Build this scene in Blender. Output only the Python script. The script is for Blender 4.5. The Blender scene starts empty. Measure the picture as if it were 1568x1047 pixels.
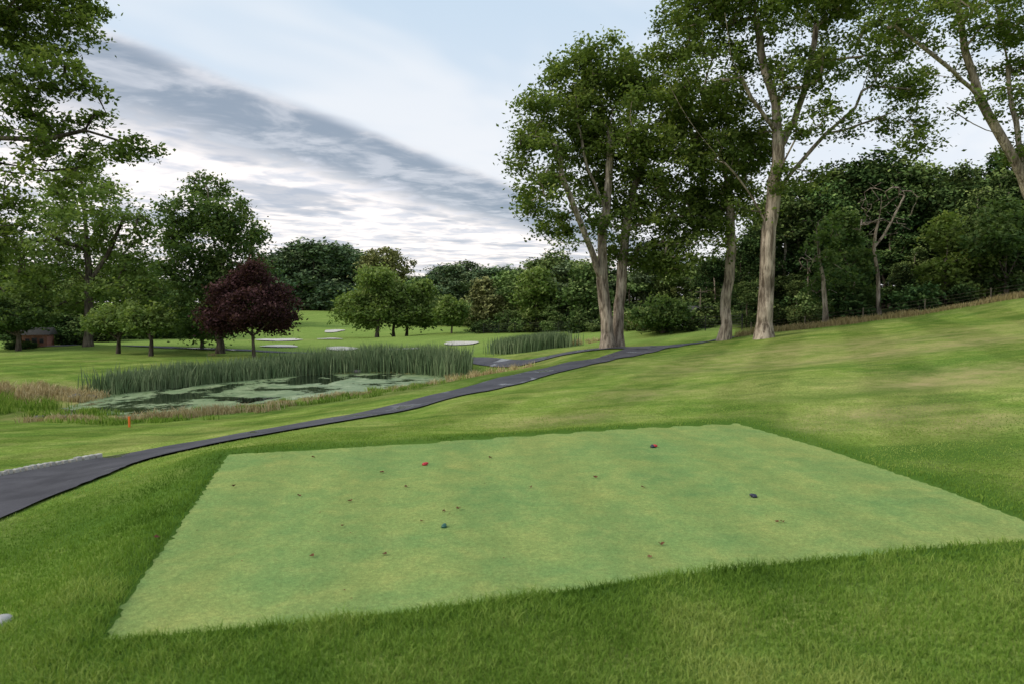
import bpy, math, numpy as np
from mathutils import Vector
rng=np.random.default_rng(7)
scene=bpy.context.scene
scene.view_settings.view_transform='Standard'
scene.view_settings.look='None'
scene.view_settings.exposure=0
# ------------------------------------------------------------ camera
F=1045.0; U0,V0=784.0,523.5; EYE=2.0; PITCH=math.atan(53.5/F)
cam=bpy.data.cameras.new("camera"); camo=bpy.data.objects.new("camera",cam)
scene.collection.objects.link(camo)
cam.sensor_width=36; cam.lens=36*F/1568; cam.clip_end=4000; cam.clip_start=0.05
camo.location=(0,0,EYE); camo.rotation_euler=(math.pi/2-PITCH,0,0)
cam.dof.use_dof=True; cam.dof.focus_distance=16; cam.dof.aperture_fstop=2.2
scene.camera=camo
def W(u,v,d):
    """survey point: bearing/elevation measured in the photo + forward distance d"""
    a=(u-U0)/F; b=-(v-V0)/F
    y=math.cos(PITCH)+b*math.sin(PITCH); z=-math.sin(PITCH)+b*math.cos(PITCH)
    s=d/y
    return np.array([a*s,d,EYE+z*s])
def G(u,v,z):
    a=(u-U0)/F; b=-(v-V0)/F
    y=math.cos(PITCH)+b*math.sin(PITCH); zz=-math.sin(PITCH)+b*math.cos(PITCH)
    s=(z-EYE)/zz
    return np.array([a*s,y*s,z])
# ------------------------------------------------------------ materials
def mat(name):
    m=bpy.data.materials.new(name); m.use_nodes=True
    nt=m.node_tree; nt.nodes.clear()
    out=nt.nodes.new('ShaderNodeOutputMaterial')
    return m,nt,out
def L(nt,a,b): nt.links.new(a,b)
def mathn(nt,op,a,b=None,c=None,clamp=False):
    n=nt.nodes.new('ShaderNodeMath'); n.operation=op; n.use_clamp=clamp
    for i,x in enumerate((a,b,c)):
        if x is None: continue
        if isinstance(x,(int,float)): n.inputs[i].default_value=x
        else: nt.links.new(x,n.inputs[i])
    return n.outputs[0]
def ramp(nt,fac,stops):
    r=nt.nodes.new('ShaderNodeValToRGB')
    e=r.color_ramp.elements
    while len(e)<len(stops): e.new(0.5)
    for i,(p,c) in enumerate(stops):
        e[i].position=p; e[i].color=(c[0],c[1],c[2],1) if not isinstance(c,(int,float)) else (c,c,c,1)
    nt.links.new(fac,r.inputs[0]); return r.outputs[0]
def mix(nt,fac,a,b,mode='MIX'):
    n=nt.nodes.new('ShaderNodeMix'); n.data_type='RGBA'; n.blend_type=mode
    for i,x in ((0,fac),(6,a),(7,b)):
        if isinstance(x,(int,float)): n.inputs[i].default_value=x
        elif isinstance(x,tuple): n.inputs[i].default_value=(x[0],x[1],x[2],1)
        else: nt.links.new(x,n.inputs[i])
    return n.outputs[2]
def noise(nt,vec,scale,detail=4,rough=.55,dist=0):
    n=nt.nodes.new('ShaderNodeTexNoise'); n.inputs['Scale'].default_value=scale
    n.inputs['Detail'].default_value=detail; n.inputs['Roughness'].default_value=rough
    n.inputs['Distortion'].default_value=dist
    if vec is not None: nt.links.new(vec,n.inputs['Vector'])
    return n.outputs['Fac']
def pos(nt): return nt.nodes.new('ShaderNodeNewGeometry').outputs['Position']
def mapped(nt,vec,scale,rot=(0,0,0)):
    n=nt.nodes.new('ShaderNodeMapping'); n.inputs['Scale'].default_value=scale; n.inputs['Rotation'].default_value=rot
    nt.links.new(vec,n.inputs['Vector']); return n.outputs[0]
def bump(nt,h,strength,dist):
    n=nt.nodes.new('ShaderNodeBump'); n.inputs['Strength'].default_value=strength; n.inputs['Distance'].default_value=dist
    nt.links.new(h,n.inputs['Height']); return n.outputs[0]
def prin(nt,out,col,rough=.8,spec=.3,nrm=None):
    p=nt.nodes.new('ShaderNodeBsdfPrincipled')
    if isinstance(col,tuple): p.inputs['Base Color'].default_value=(*col,1)
    else: nt.links.new(col,p.inputs['Base Color'])
    if isinstance(rough,(int,float)): p.inputs['Roughness'].default_value=rough
    else: nt.links.new(rough,p.inputs['Roughness'])
    p.inputs['Specular IOR Level'].default_value=spec
    if nrm is not None: nt.links.new(nrm,p.inputs['Normal'])
    if out is not None: nt.links.new(p.outputs[0],out.inputs[0])
    return p
def diff(nt,out,col,nrm=None):
    p=nt.nodes.new('ShaderNodeBsdfDiffuse'); nt.links.new(col,p.inputs[0])
    if nrm is not None: nt.links.new(nrm,p.inputs['Normal'])
    nt.links.new(p.outputs[0],out.inputs[0])
def attr(nt,name):
    n=nt.nodes.new('ShaderNodeAttribute'); n.attribute_name=name; return n.outputs['Fac']

def ground_mat():
    m,nt,o=mat("lawn_grass"); P=pos(nt)
    big=noise(nt,P,.22,3,.62,.5); mid=noise(nt,P,1.5,5,.72,.3); fine=noise(nt,P,24,2,.75); m2=noise(nt,mapped(nt,P,(.35,1.2,1),(0,0,.3)),.9,3,.65,.5)
    c=ramp(nt,big,[(.36,(.090,.165,.026)),(.49,(.180,.250,.046)),(.62,(.310,.330,.095))])
    c2=ramp(nt,mid,[(.34,(.085,.155,.024)),(.5,(.185,.250,.048)),(.66,(.320,.330,.105))])
    c=mix(nt,.5,c,c2)
    c=mix(nt,ramp(nt,m2,[(.50,0.),(.64,.65)]),c,(.092,.168,.030))
    st=nt.nodes.new('ShaderNodeSeparateXYZ'); L(nt,mapped(nt,P,(1,1,1),(0,0,.42)),st.inputs[0])
    s_=mathn(nt,'SINE',mathn(nt,'ADD',mathn(nt,'MULTIPLY',st.outputs[0],2.1),mathn(nt,'MULTIPLY',big,2.)))
    c=mix(nt,1,c,ramp(nt,mathn(nt,'MULTIPLY_ADD',s_,.5,.5),[(.35,.89),(.65,1.11)]),'MULTIPLY')
    c=mix(nt,mathn(nt,'MULTIPLY',attr(nt,'fair'),.7),c,(.235,.330,.080))
    c=mix(nt,1,c,ramp(nt,fine,[(.28,.55),(.72,1.42)]),'MULTIPLY')
    dry=mathn(nt,'MULTIPLY',attr(nt,'dry'),ramp(nt,mid,[(.35,.25),(.62,1.0)]),clamp=True)
    c=mix(nt,dry,c,(.40,.32,.15))
    c=mix(nt,attr(nt,'lush_shade'),c,(.068,.140,.022))  # darker green: lush grass plus shadow painted into the lawn colour
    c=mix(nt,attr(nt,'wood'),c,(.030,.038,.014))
    diff(nt,o,c,bump(nt,fine,.5,.03)); return m
def tee_mat():
    m,nt,o=mat("tee_turf"); P=pos(nt)
    a=noise(nt,P,.8,4,.62,.6); b=noise(nt,P,3.4,5,.72,.3); f=noise(nt,P,110,2,.75); g=noise(nt,P,26,3,.75)
    c=ramp(nt,a,[(.34,(.170,.285,.094)),(.49,(.235,.325,.100)),(.64,(.325,.360,.108))])
    c2=ramp(nt,b,[(.31,(.150,.260,.084)),(.5,(.240,.325,.102)),(.69,(.380,.400,.130))])
    c=mix(nt,.45,c,c2)
    st=nt.nodes.new('ShaderNodeSeparateXYZ'); L(nt,mapped(nt,P,(1,1,1),(0,0,-.15)),st.inputs[0])
    s_=mathn(nt,'SINE',mathn(nt,'ADD',mathn(nt,'MULTIPLY',st.outputs[0],5.5),mathn(nt,'MULTIPLY',a,2.5)))
    c=mix(nt,1,c,ramp(nt,mathn(nt,'MULTIPLY_ADD',s_,.5,.5),[(.3,.965),(.7,1.035)]),'MULTIPLY')
    c=mix(nt,1,c,ramp(nt,f,[(.25,.62),(.75,1.32)]),'MULTIPLY')
    c=mix(nt,1,c,ramp(nt,g,[(.28,.76),(.72,1.20)]),'MULTIPLY')
    diff(nt,o,c,bump(nt,f,.5,.01)); return m
def asphalt_mat():
    m,nt,o=mat("asphalt"); P=pos(nt)
    a=noise(nt,P,.9,5,.65,.5); f=noise(nt,P,90,2,.7)
    c=ramp(nt,a,[(.36,(.038,.034,.040)),(.62,(.082,.076,.084))])
    c=mix(nt,1,c,ramp(nt,f,[(.2,.65),(.8,1.4)]),'MULTIPLY')
    wet=noise(nt,P,.55,3,.6,.5)
    r=ramp(nt,wet,[(.56,.75),(.62,.12)])
    prin(nt,o,c,r,.35,bump(nt,f,.25,.008)); return m
def sand_mat():
    m,nt,o=mat("bunker_sand_material"); P=pos(nt)
    prin(nt,o,ramp(nt,noise(nt,P,1.5,3),[(.3,(.48,.44,.38)),(.7,(.66,.62,.56))]),.95,.1); return m
def water_mat():
    m,nt,o=mat("pond_water_material"); P=pos(nt)
    n1=noise(nt,mapped(nt,P,(.30,.30,1),(0,0,.5)),1.0,6,.62,.6)
    n2=noise(nt,P,3.0,4,.7)
    s=mathn(nt,'ADD',n1,mathn(nt,'MULTIPLY',mathn(nt,'SUBTRACT',n2,.5),.26))
    mask=ramp(nt,s,[(.455,1.0),(.495,0.0)])
    w=prin(nt,None,(.012,.018,.010),.06,.5,bump(nt,noise(nt,P,4,2),.04,.03))
    dc=ramp(nt,noise(nt,P,1.4,6,.75,.4),[(.34,(.11,.17,.065)),(.5,(.21,.28,.12)),(.66,(.37,.42,.22))])
    d=prin(nt,None,dc,.5,.4,bump(nt,n2,.2,.03))
    x=nt.nodes.new('ShaderNodeMixShader'); L(nt,mask,x.inputs[0]); L(nt,d.outputs[0],x.inputs[1]); L(nt,w.outputs[0],x.inputs[2])
    L(nt,x.outputs[0],o.inputs[0]); return m
def leaf_mat(name,dark,mid,light,trans=.3,objrand=0.0):
    m,nt,o=mat(name)
    t=attr(nt,'tint')
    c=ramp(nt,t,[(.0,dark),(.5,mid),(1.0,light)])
    if objrand>0:
        oi=nt.nodes.new('ShaderNodeObjectInfo')
        h=nt.nodes.new('ShaderNodeHueSaturation'); L(nt,c,h.inputs['Color'])
        L(nt,mathn(nt,'ADD',mathn(nt,'MULTIPLY',oi.outputs['Random'],-.045),.52),h.inputs['Hue'])
        L(nt,mathn(nt,'ADD',mathn(nt,'MULTIPLY',mathn(nt,'FRACT',mathn(nt,'MULTIPLY',oi.outputs['Random'],7.3)),objrand),1-objrand*.5),h.inputs['Value'])
        c=h.outputs[0]
    p=nt.nodes.new('ShaderNodeBsdfDiffuse'); L(nt,c,p.inputs[0])
    if trans<=0:
        L(nt,p.outputs[0],o.inputs[0]); return m
    tr=nt.nodes.new('ShaderNodeBsdfTranslucent'); L(nt,mix(nt,1,c,(1.25,1.35,.6),'MULTIPLY'),tr.inputs[0])
    x=nt.nodes.new('ShaderNodeMixShader'); x.inputs[0].default_value=trans
    L(nt,p.outputs[0],x.inputs[1]); L(nt,tr.outputs[0],x.inputs[2]); L(nt,x.outputs[0],o.inputs[0]); return m
def bark_mat(name,a,b):
    m,nt,o=mat(name); P=pos(nt)
    n1=noise(nt,mapped(nt,P,(7,7,1.1)),1.0,4,.7,.3); n2=noise(nt,P,.8,3)
    c=mix(nt,ramp(nt,n1,[(.38,0.),(.60,1.)]),a,b); c=mix(nt,1,c,ramp(nt,n2,[(.3,.65),(.7,1.3)]),'MULTIPLY')
    diff(nt,o,c,bump(nt,n1,1.,.12)); return m
def plain(name,col,rough=.7,spec=.3,var=.25,scale=6):
    m,nt,o=mat(name); P=pos(nt)
    c=mix(nt,1,tuple(col),ramp(nt,noise(nt,P,scale,4),[(.25,1-var),(.75,1+var)]),'MULTIPLY')
    prin(nt,o,c,rough,spec); return m
M_ground=ground_mat(); M_tee=tee_mat(); M_asph=asphalt_mat(); M_sand=sand_mat(); M_water=water_mat()
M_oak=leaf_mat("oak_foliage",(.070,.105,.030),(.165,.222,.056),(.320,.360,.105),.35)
M_leafdark=leaf_mat("dark_foliage",(.050,.088,.032),(.110,.165,.052),(.215,.270,.090),.3)
M_light=leaf_mat("light_foliage",(.095,.150,.040),(.195,.260,.078),(.310,.365,.130),.3)
M_purple=leaf_mat("purple_foliage",(.030,.017,.018),(.080,.038,.040),(.165,.090,.088),.2)
M_forest=leaf_mat("forest_foliage",(.070,.115,.036),(.160,.220,.068),(.310,.365,.125),0,.7)
M_far_haze=leaf_mat("far_foliage_haze",(.072,.120,.062),(.135,.192,.092),(.215,.275,.125),0,.35)  # distance haze put into the leaf colour: paler, bluer, less saturated
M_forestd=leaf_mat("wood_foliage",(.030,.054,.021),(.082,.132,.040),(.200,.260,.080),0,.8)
M_brown=leaf_mat("brown_foliage",(.11,.11,.045),(.21,.22,.08),(.33,.33,.14),0)
M_bark=bark_mat("oak_bark",(.12,.092,.068),(.46,.38,.30))
M_barkd=bark_mat("dark_bark",(.05,.04,.032),(.17,.14,.11))
M_blade=leaf_mat("grass_blade",(.062,.125,.018),(.170,.275,.044),(.370,.425,.120),.25)
M_cattail=leaf_mat("cattail_blade",(.060,.105,.048),(.140,.200,.095),(.28,.33,.18),0)
M_straw=leaf_mat("dry_grass_blade",(.28,.22,.09),(.46,.36,.18),(.62,.53,.32),0)
# ------------------------------------------------------------ mesh helpers
def mesh_np(name,verts,faces,k,mats,tint=None,smooth=False,matidx=None,parent=None,link=True,attrs=None):
    me=bpy.data.meshes.new(name)
    verts=np.asarray(verts,dtype=np.float32); faces=np.asarray(faces,dtype=np.int32)
    me.vertices.add(len(verts)); me.vertices.foreach_set('co',verts.ravel())
    nf=len(faces); me.loops.add(nf*k); me.loops.foreach_set('vertex_index',faces.ravel())
    me.polygons.add(nf); me.polygons.foreach_set('loop_start',np.arange(nf,dtype=np.int32)*k)
    try: me.polygons.foreach_set('loop_total',np.full(nf,k,dtype=np.int32))
    except Exception: pass
    if matidx is not None: me.polygons.foreach_set('material_index',np.asarray(matidx,dtype=np.int32))
    me.polygons.foreach_set('use_smooth',np.full(nf,smooth))
    A=dict(attrs or {})
    if tint is not None: A['tint']=tint
    for n,a in A.items():
        at=me.attributes.new(n,'FLOAT','POINT'); at.data.foreach_set('value',np.asarray(a,dtype=np.float32))
    for mm in mats: me.materials.append(mm)
    me.update(calc_edges=True)
    ob=bpy.data.objects.new(name,me)
    if link: scene.collection.objects.link(ob)
    if parent: ob.parent=parent
    return ob
# ------------------------------------------------------------ survey of the ground
tee_uv=[(158,980),(205,905),(262,825),(312,752),(350,696),(560,684),(760,670),(960,656),(1128,648),(1260,686),(1440,748),(1568,797),(1640,824),(1568,829),(1440,838),(1290,855),(1130,871),(1000,884),(850,908),(640,936),(430,957),(270,972)]
TEE=np.array([G(u,v,0)[:2] for u,v in tee_uv])
PZ=-1.8
pond_uv=[(60,640),(140,632),(205,638),(290,630),(380,620),(470,608),(560,599),(640,589),(700,580),(665,573),(560,570),(450,575),(370,581),(280,590),(215,597),(170,602),(140,612),(95,625)]
POND=np.array([G(u,v,PZ)[:2] for u,v in pond_uv])
path_s=[(-260,830,-.40,2.8),(0,752,-.40,2.6),(100,724,-.45,2.2),(200,700,-.5,1.9),(330,672,-.55,1.75),(450,653,-.6,1.65),(560,634,-.65,1.6),(700,603,-.65,1.7),(800,579,-.5,1.75),(880,561,-.35,1.9),(950,545,-.25,2.0),(1010,533,-.15,2.1),(1075,524,.0,2.1),(1130,517,.12,2.1)]
PATH=[(G(u,v,z),w) for u,v,z,w in path_s]
def catmull(P,n=12):
    P=np.array(P); Q=[]
    for i in range(len(P)-1):
        p0=P[max(i-1,0)];p1=P[i];p2=P[i+1];p3=P[min(i+2,len(P)-1)]
        for t in np.linspace(0,1,n,endpoint=False):
            Q.append(.5*((2*p1)+(-p0+p2)*t+(2*p0-5*p1+4*p2-p3)*t*t+(-p0+3*p1-3*p2+p3)*t**3))
    Q.append(P[-1]); return np.array(Q)
PC=catmull([np.r_[p,w] for p,w in PATH],14)
ctrl=[(0,0,.0),(-3,0,-.15),(3,0,.05),(0,-6,0),(-10,-6,-.6),(10,-6,.6),(0,-40,0),(-2.6,3.2,-.04),(0.5,3.2,0),(5,3.5,.08),(-4.0,6.2,-.27),(-5,4,-.3),(8,3,.2)]
ctrl+= [(p[0],p[1],0) for p in TEE[::2]]
ctrl+= [tuple(p) for p,w in PATH]
def gz(u,v,z): ctrl.append(tuple(G(u,v,z)))
def gd(u,v,d): ctrl.append(tuple(W(u,v,d)))
for a in [(700,640,-.3),(560,662,-.25),(900,600,-.1),(1100,600,.12),(1290,575,.38),(1390,590,.33),(1500,600,.42),(1200,560,.22),(1568,530,1.0),(1000,570,-.1),
          (0,665,-1.05),(150,668,-1.15),(300,655,-1.25),(420,632,-1.3),(0,570,-1.1),(60,600,-1.3),(700,565,-1.2),(800,548,-.9)]: gz(*a)
for a in [(1568,480,31),(1568,462,34),(1400,487,36),(1265,500,37),(1172,516,35),(1112,519,37),(935,531,36),(1700,440,34),
          (705,530,61),(522,536,57),(430,531,60),(620,515,85),(512,506,100),(600,495,120),(480,477,140),(800,507,80),(690,509,80),(880,515,60),(960,520,50),
          (180,541,48),(30,536,50),(135,531,52),(330,541,50),(388,546,46),(-200,540,50),(560,550,48),(350,500,110)]: gd(*a)
ctrl+=[(25,50,1.6),(40,60,2.6),(14,60,.4),(60,40,4.5),(45,20,3.6),(-60,40,-1),(-60,90,-.5),(-100,200,2),(0,220,3),(100,200,4),(0,600,6),(-600,0,0),(600,0,10),(0,-600,0),(400,500,8),(-400,500,5),(30,0,1.8),(-25,0,-1)]
C=np.array(ctrl); CC=1.5
def phi(r2): return np.sqrt(r2+CC*CC)
D2=((C[:,None,:2]-C[None,:,:2])**2).sum(-1)
n=len(C); A=np.zeros((n+1,n+1)); A[:n,:n]=phi(D2)-np.eye(n)*.35; A[:n,n]=1; A[n,:n]=1
wts=np.linalg.solve(A,np.r_[C[:,2],0])
def sdf(P,poly):
    P=np.asarray(P); out=np.full(len(P),1e9); ins=np.zeros(len(P),bool)
    m=len(poly)
    for i in range(m):
        a=poly[i]; b=poly[(i+1)%m]; e=b-a; w=P-a
        t=np.clip((w@e)/(e@e),0,1); d=np.hypot(*(w-t[:,None]*e).T); out=np.minimum(out,d)
        c=((a[1]>P[:,1])!=(b[1]>P[:,1])) & (P[:,0]<(b[0]-a[0])*(P[:,1]-a[1])/((b[1]-a[1])+1e-12)+a[0])
        ins^=c
    return np.where(ins,-out,out)
def dpath(P,pc=None):
    pc=PC if pc is None else pc
    out=np.full(len(P),1e9)
    for i in range(0,len(pc)-1,4):
        a=pc[i,:2]; b=pc[min(i+4,len(pc)-1),:2]; e=b-a; w=P-a
        t=np.clip((w@e)/(e@e),0,1); out=np.minimum(out,np.hypot(*(w-t[:,None]*e).T)-pc[i,3]*.5)
    return out
def ss(a,b,x):
    t=np.clip((x-a)/(b-a),0,1); return t*t*(3-2*t)
def vnoise(P,sc,seed):
    r_=np.random.default_rng(seed); g=r_.random((64,64)); q=P*sc+100; i0=np.floor(q).astype(int); f=q-i0; f=f*f*(3-2*f)
    a=g[i0[:,0]%64,i0[:,1]%64];b=g[(i0[:,0]+1)%64,i0[:,1]%64];c=g[i0[:,0]%64,(i0[:,1]+1)%64];d=g[(i0[:,0]+1)%64,(i0[:,1]+1)%64]
    return (a*(1-f[:,0])+b*f[:,0])*(1-f[:,1])+(c*(1-f[:,0])+d*f[:,0])*f[:,1]
def H(x,y):
    x=np.atleast_1d(np.asarray(x,float)); y=np.atleast_1d(np.asarray(y,float)); P=np.stack([x,y],1); z=np.zeros(len(x))
    for s in range(0,len(x),40000):
        q=P[s:s+40000]; z[s:s+40000]=phi(((q[:,None]-C[None,:,:2])**2).sum(-1))@wts[:n]+wts[n]
    r=np.hypot(x,y)
    z+=(.16*(vnoise(P,.28,11)-.5)+.07*(vnoise(P,.8,12)-.5))*ss(7,15,r)
    dt=sdf(P,TEE); k=ss(0,.9,dt); z=z*k
    z+= .03*ss(0.0,.12,dt)*(1-ss(.5,1.2,dt))
    dp=sdf(P,POND)
    zi=PZ-.02-np.clip(-dp,0,3)*.25
    lo=PZ+.03+.03*np.clip(dp,0,6)
    zo=np.where(dp<7, lo+(np.maximum(z,lo)-lo)*ss(0,7,dp), z)
    z=np.where(dp<0,zi,zo)
    return z
def hz(x,y): return float(H(x,y)[0])
th=np.concatenate([np.linspace(-48,48,620),np.linspace(48,312,130)[1:-1]])*math.pi/180
rr=np.concatenate([[0.0001],np.exp(np.linspace(math.log(.6),math.log(1500),330))])
R,T=np.meshgrid(rr,th,indexing='ij'); X=(R*np.sin(T)).ravel(); Y=(R*np.cos(T)).ravel()
Z=H(X,Y)
nt_=len(th); nr=len(rr)
i,j=np.meshgrid(np.arange(nr-1),np.arange(nt_),indexing='ij'); j2=(j+1)%nt_
faces=np.stack([i*nt_+j,i*nt_+j2,(i+1)*nt_+j2,(i+1)*nt_+j],-1).reshape(-1,4)
Pxy=np.stack([X,Y],1)
def gauss(cx,cy,rx,ry): return np.exp(-(((X-cx)/rx)**2+((Y-cy)/ry)**2))
dry=np.zeros(len(X))
def addry(u,v,z,rx,ry,a):
    p=G(u,v,z); dry[:]=np.maximum(dry,a*gauss(p[0],p[1],rx,ry))
for a in [(60,592,-1.3,3.5,1.8,1.0),(0,590,-1.2,3,2,1.0),(750,565,-1.1,2.6,2.0,.9),(1440,590,.35,1.8,1.0,.85),(1330,620,.3,1.4,.7,.65),(1380,545,.5,5,1.6,.75),(1500,575,.5,2.0,1.0,.75),
          (840,640,-.1,1.5,.7,.55),(620,562,-1.5,2,2,.8),(1000,600,0,1.5,1.3,.45),(1100,560,.1,3,3,.45),(900,528,-.3,3,3,.5),(1530,640,.3,1.2,.6,.6),(1300,520,.8,7,3,.55),(430,520,-1.5,5,2,.6),(1250,640,.2,1.5,.5,.4)]: addry(*a)
pd=sdf(Pxy,POND); dry=np.maximum(dry,.75*np.exp(-(np.clip(pd,0,9)/1.0)**2)*(pd>-1))
dt=sdf(Pxy,TEE)
lush_shade=.85*np.exp(-(np.clip(dt-.1,0,9)/.40)**2)*(dt>-.2)  # longer, lusher collar plus the shadow line painted along the tee edge
lush_shade=np.maximum(lush_shade,.8*gauss(*G(205,780,-.1)[:2],1.1,1.5))  # left bank: lush grass and its shadow, both as darker green
lush_shade=np.maximum(lush_shade,.75*gauss(*G(1400,690,.1)[:2],1.8,.5))
lush_shade=np.maximum(lush_shade,.7*gauss(*G(1290,600,.3)[:2],2.2,.4))  # darker green patch that gives the mound its relief
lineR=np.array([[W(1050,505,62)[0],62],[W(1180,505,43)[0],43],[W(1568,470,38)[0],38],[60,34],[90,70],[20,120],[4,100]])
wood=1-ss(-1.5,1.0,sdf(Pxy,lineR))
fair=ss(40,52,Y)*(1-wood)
terrain=mesh_np("ground",np.stack([X,Y,Z],1),faces[:,::-1],4,[M_ground],smooth=True,attrs={'dry':dry,'lush_shade':lush_shade,'wood':wood,'fair':fair})
def ragged(poly,step,amp,seed):
    r=np.random.default_rng(seed); Q=[]
    for i in range(len(poly)):
        a=poly[i]; b=poly[(i+1)%len(poly)]; k=max(1,int(np.hypot(*(b-a))/step)); nn=np.array([-(b-a)[1],(b-a)[0]]); nn/=np.hypot(*nn)
        for t in range(k): Q.append(a+(b-a)*t/k+nn*r.normal(0,amp))
    return np.array(Q)
import bmesh
def sheet(name,poly,zf,m,off):
    bm=bmesh.new(); vs=[bm.verts.new((p[0],p[1],0)) for p in poly]; f=bm.faces.new(vs)
    bmesh.ops.triangulate(bm,faces=[f],ngon_method='EAR_CLIP')
    me=bpy.data.meshes.new(name)
    if zf is not None:
        for _ in range(3):
            es=[e for e in bm.edges if e.calc_length()>1.2]
            if not es: break
            bmesh.ops.subdivide_edges(bm,edges=es,cuts=1); bmesh.ops.triangulate(bm,faces=bm.faces[:])
        co=np.array([v.co[:2] for v in bm.verts]); zz=H(co[:,0],co[:,1])
        for v,z in zip(bm.verts,zz): v.co.z=z+off
    else:
        for v in bm.verts: v.co.z=off
    bmesh.ops.recalc_face_normals(bm,faces=bm.faces[:])
    if sum(f.normal.z for f in bm.faces)<0: bmesh.ops.reverse_faces(bm,faces=bm.faces[:])
    bm.to_mesh(me); bm.free(); me.materials.append(m)
    for p in me.polygons: p.use_smooth=True
    ob=bpy.data.objects.new(name,me); scene.collection.objects.link(ob); return ob
sheet("golf_tee_turf",ragged(TEE,.05,.012,3),None,M_tee,.006)
pp=POND.mean(0)+(POND-POND.mean(0))*1.04
sheet("pond_water",pp,None,M_water,PZ)
def strip(name,pc,m,off,cross=6):
    V=[];Fc=[]
    for k,p in enumerate(pc):
        t=pc[min(k+1,len(pc)-1),:2]-pc[max(k-1,0),:2]; t/=np.hypot(*t); nn=np.array([-t[1],t[0]])
        for c in range(cross+1):
            s=(c/cross-.5)*p[3]*(1+ (rng.normal(0,.012) if c in(0,cross) else 0)); q=p[:2]+nn*s; V.append((q[0],q[1],0))
    V=np.array(V); V[:,2]=H(V[:,0],V[:,1])+off
    for k in range(len(pc)-1):
        for c in range(cross):
            a=k*(cross+1)+c; Fc.append((a+1,a,a+cross+1,a+cross+2))
    return mesh_np(name,V,Fc,4,[m],smooth=True)
strip("cart_path",PC,M_asph,.035)
p2=[(1000,536,-.2,1.7),(930,541,-.45,1.7),(860,546,-.75,1.7),(790,551,-1.0,1.7),(730,549,-1.2,1.7),(640,545,-1.4,1.7),(560,541,-1.45,1.7),(440,538,-1.45,1.7),(300,534,-1.3,1.7),(180,529,-1.1,1.7),(60,529,-1.0,1.7)]
PC2=catmull([np.r_[G(u,v,z),w] for u,v,z,w in p2],10)
strip("cart_path",PC2,M_asph,.05,3)
M_kerb=plain("kerb_concrete",(.42,.40,.36),.85)
V=[];Fc=[]
sel=PC[4:14*3+4]
for k in range(len(sel)-1):
    p=sel[k]; t=sel[k+1,:2]-p[:2]; Ls=np.hypot(*t); t/=Ls; nn=np.array([-t[1],t[0]])
    if nn@np.array([-1,.3])<0: nn=-nn
    m_=max(1,int(Ls/.30))
    for q_ in range(m_):
        a=p[:2]+t*Ls*q_/m_+nn*(p[3]*.5+.02+rng.normal(0,.008)); b=a+t*(Ls/m_-.02)
        z0=hz(*a); base=len(V); hh_=.085+rng.normal(0,.006)
        for q,w_ in ((a,0),(a,.11),(b,.11),(b,0)):
            x=q+nn*w_; V.append((x[0],x[1],z0-.05))
        for q,w_ in ((a,.012),(a,.098),(b,.098),(b,.012)):
            x=q+nn*w_; V.append((x[0],x[1],z0+hh_+rng.normal(0,.003)))
        Fc+= [(base+4,base+5,base+6,base+7)]+[(base+i,base+(i+1)%4,base+4+(i+1)%4,base+4+i) for i in range(4)]
mesh_np("stone_kerb",V,Fc,4,[M_kerb])
def bunker(u,v,z,rx,ry,rot=0):
    c=G(u,v,z); a=np.linspace(0,2*np.pi,40,endpoint=False); r=1+.18*np.sin(2*a+rng.uniform(0,6))+.12*np.sin(3*a+rng.uniform(0,6))
    sheet("sand_bunker",np.stack([c[0]+rx*r*np.cos(a),c[1]+ry*r*np.sin(a)],1),1,M_sand,.09)
for a in [(704,528,-1.5,1.4,1.7),(522,534.5,-1.6,1.5,1.6),(618,535,-1.55,1.3,1.3),(428,531,-1.5,1.7,1.8),(512,507,-1.45,1.5,3),(430,519,-1.4,2.2,3),(505,519,-1.5,1.1,2)]: bunker(*a)
# ------------------------------------------------------------ grass blades
def blades(name,P2,h,w,m,tint,lean=.5,zoff=0,parent=None,head=None):
    k=len(P2); z=H(P2[:,0],P2[:,1])+zoff
    az=rng.uniform(0,2*np.pi,k); la=rng.uniform(0,2*np.pi,k); ll=h*lean*np.abs(rng.normal(.5,.35,k))
    dx=np.cos(az)*w*.5; dy=np.sin(az)*w*.5
    b0=np.stack([P2[:,0]-dx,P2[:,1]-dy,z-.01],1); b1=np.stack([P2[:,0]+dx,P2[:,1]+dy,z-.01],1)
    mx=P2[:,0]+np.cos(la)*ll*.35; my=P2[:,1]+np.sin(la)*ll*.35
    m0=np.stack([mx-dx*.8,my-dy*.8,z+h*.58],1); m1=np.stack([mx+dx*.8,my+dy*.8,z+h*.58],1)
    tp=np.stack([P2[:,0]+np.cos(la)*ll,P2[:,1]+np.sin(la)*ll,z+h*.96],1)
    V=np.stack([b0,b1,m1,m0,tp],1).reshape(-1,3); b=np.arange(k)*5
    Fc=np.concatenate([np.stack([b,b+1,b+2],1),np.stack([b,b+2,b+3],1),np.stack([b+3,b+2,b+4],1)])
    return mesh_np(name,V,Fc,3,[m],tint=np.repeat(np.clip(tint,0,1),5),parent=parent)
K=360000
r=np.exp(rng.uniform(math.log(2.4),math.log(17),K)); t=rng.uniform(-43,43,K)*math.pi/180
P2=np.stack([r*np.sin(t),r*np.cos(t)],1)
d1=sdf(P2,TEE); d2=dpath(P2)
keep=(d1>.012+.015*rng.random(K))&(d2>.0)&(rng.random(K)>ss(8,17,r))
P2=P2[keep]; r=r[keep]; d1=d1[keep]; d2=d2[keep]; k=len(P2)
far=ss(5,11,r)
cl_=vnoise(P2,6,1); cl2=vnoise(P2,1.7,2); cl3=vnoise(P2,.6,3)
h=(.042*(1-far)+.015*far)*rng.uniform(.45,1.35,k)*(1+.6*np.exp(-d1/.35))*(.6+.8*cl_)
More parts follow.
